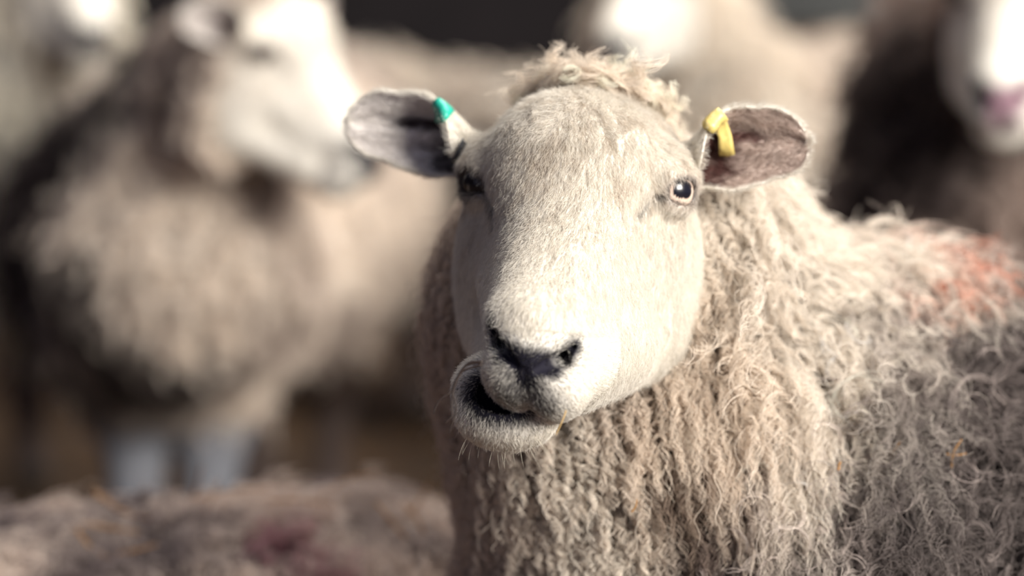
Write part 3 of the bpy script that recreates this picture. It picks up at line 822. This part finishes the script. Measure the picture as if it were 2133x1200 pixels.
# ------------------------------------------------------------------ hay at the mouth and bits caught in the wool
def hay(name, label, pts, r, mat, cat='hay', group=None, parent=None):
    """a thin stalk: a smooth tube through points"""
    pts = np.array(pts, float); n = 22
    t = np.linspace(0, len(pts) - 1, n); i = np.minimum(t.astype(int), len(pts) - 2); u = (t - i)[:, None]
    g = lambda k: pts[np.clip(i + k, 0, len(pts) - 1)]
    c = .5 * ((2 * g(0)) + (g(1) - g(-1)) * u + (2 * g(-1) - 5 * g(0) + 4 * g(1) - g(2)) * u * u + (3 * g(0) - g(-1) - 3 * g(1) + g(2)) * u ** 3)
    d = nrm(np.gradient(c, axis=0)); e = nrm(np.cross(d, [.2, 1.0, .3])); f = np.cross(d, e)
    V = []; m = 6
    for k in range(n):
        rr = r * (1 - .5 * k / n)
        for a in range(m):
            an = 6.2832 * a / m; V.append(c[k] + rr * (e[k] * math.cos(an) + f[k] * math.sin(an)))
    F = [(k * m + a, k * m + (a + 1) % m, (k + 1) * m + (a + 1) % m, (k + 1) * m + a) for k in range(n - 1) for a in range(m)]
    F += [tuple(range(m))[::-1], tuple((n - 1) * m + a for a in range(m))]
    V = np.array(V); o0 = c[0]
    o = mesh_obj(name, V - o0, F, mat); o.location = o0
    return tag(o, label, cat, group)
m_hayd = plain('brown_hay', (.022, .012, .009), .6, scale=80)
m_hayl = plain('golden_hay', (.62, .42, .18), .5, scale=80)
m_hayo = plain('orange_straw', (.50, .26, .09), .55, scale=60)
D1 = 1.378
G = 'hay wisps hanging from the mouth'
hay('hay_wisp', 'brown hay wisp curving from the mouth corner far out to the left', [P(1006, 753, 1.375), P(975, 757, D1), P(955, 785, D1), P(940, 815, D1), P(915, 835, D1), P(902, 862, D1)], .0007, m_hayd, 'hay', G)
hay('hay_wisp', 'darkest brown hay wisp arching from the mouth down beside the lower lip', [P(1006, 756, 1.375), P(970, 762, D1), P(948, 800, D1), P(941, 840, D1), P(942, 865, D1), P(927, 882, D1)], .0008, m_hayd, 'hay', G)
hay('hay_wisp', 'reddish hay wisp looping against the lip and hanging lowest', [P(1004, 760, 1.375), P(962, 775, D1), P(944, 810, D1), P(950, 850, D1), P(943, 880, D1), P(936, 902, D1)], .00065, m_hayd, 'hay', G)
hay('hay_stalk', 'short golden hay stalk hanging under the jaw on the right of the chin', [P(1179, 855, 1.375), P(1172, 875, 1.375), P(1158, 906, 1.375)], .00045, m_hayl)

def on_fleece(sh, px, py, out):
    """the point of an animal's coat that lies at this pixel, lifted out to the tips of the wool"""
    w = sh['bw']; q = w - CAM; d = q @ FWD; s = 36.0 / LENS / 2133 * d
    X = 1066.5 + q[:, 0] / s; Y = 600 - (q @ UPV) / s
    m = np.hypot(X - px, Y - py) < 22
    k = np.argmin(np.where(m, d, 99)); return w[k] + sh['bn'][k] * out
rb = random.Random(8)
def bit(sh, px, py, out, l, ang, label, mat, r=.0006, group=None):
    c = on_fleece(sh, px, py, out); a = R(ang)
    d = np.array([math.cos(a), -.25, math.sin(a)]) * l / 2; k = np.array([-math.sin(a), -.1, math.cos(a)]) * l * rb.uniform(-.12, .12)
    hay('straw_bit', label, [c - d, c + k, c + d], r, mat, 'straw', group)
GF = 'straw bits caught in the flank wool'
bit(MAIN, 1850, 962, .026, .010, 55, 'orange straw bit in the pale locks at the right of the front ewe\'s shoulder', m_hayo, .0009, GF)
bit(MAIN, 1985, 965, .026, .020, 75, 'longest upright orange straw bit in the grey flank wool of the front ewe', m_hayo, .0008, GF)
bit(MAIN, 1992, 975, .026, .012, 5, 'short level straw bit crossing the upright one in the flank wool', m_hayo, .0007, GF)
bit(MAIN, 1738, 982, .026, .006, 80, 'tiny orange straw speck between the long shoulder locks of the front ewe', m_hayo, .0011, GF)
bit(MAIN, 1312, 1045, .024, .009, 70, 'small rust-coloured straw bit in the chest wool of the front ewe', m_hayo, .0006, GF)
bit(MAIN, 2070, 560, .026, .016, 80, 'golden straw bit standing in the orange-marked wool on the back', m_hayl, .0007, GF)
bit(MAIN, 1890, 640, .026, .015, -35, 'dark straw bit lying across the curls below the withers', m_hayd, .0008, GF)
GB = 'straws lying in the wool of the lower left back'
for k in range(14):
    px = rb.uniform(40, 940); py = rb.uniform(1040, 1190)
    bit(f, px, py, .022, rb.uniform(.03, .06), rb.uniform(-70, 70), 'orange-brown straw lying in the grey-brown wool of the lower left sheep\'s back', m_hayo, .0012, GB)
for sh_ in (MAIN, a, b, c, d, e, f): sh_.clear()
import gc; gc.collect()
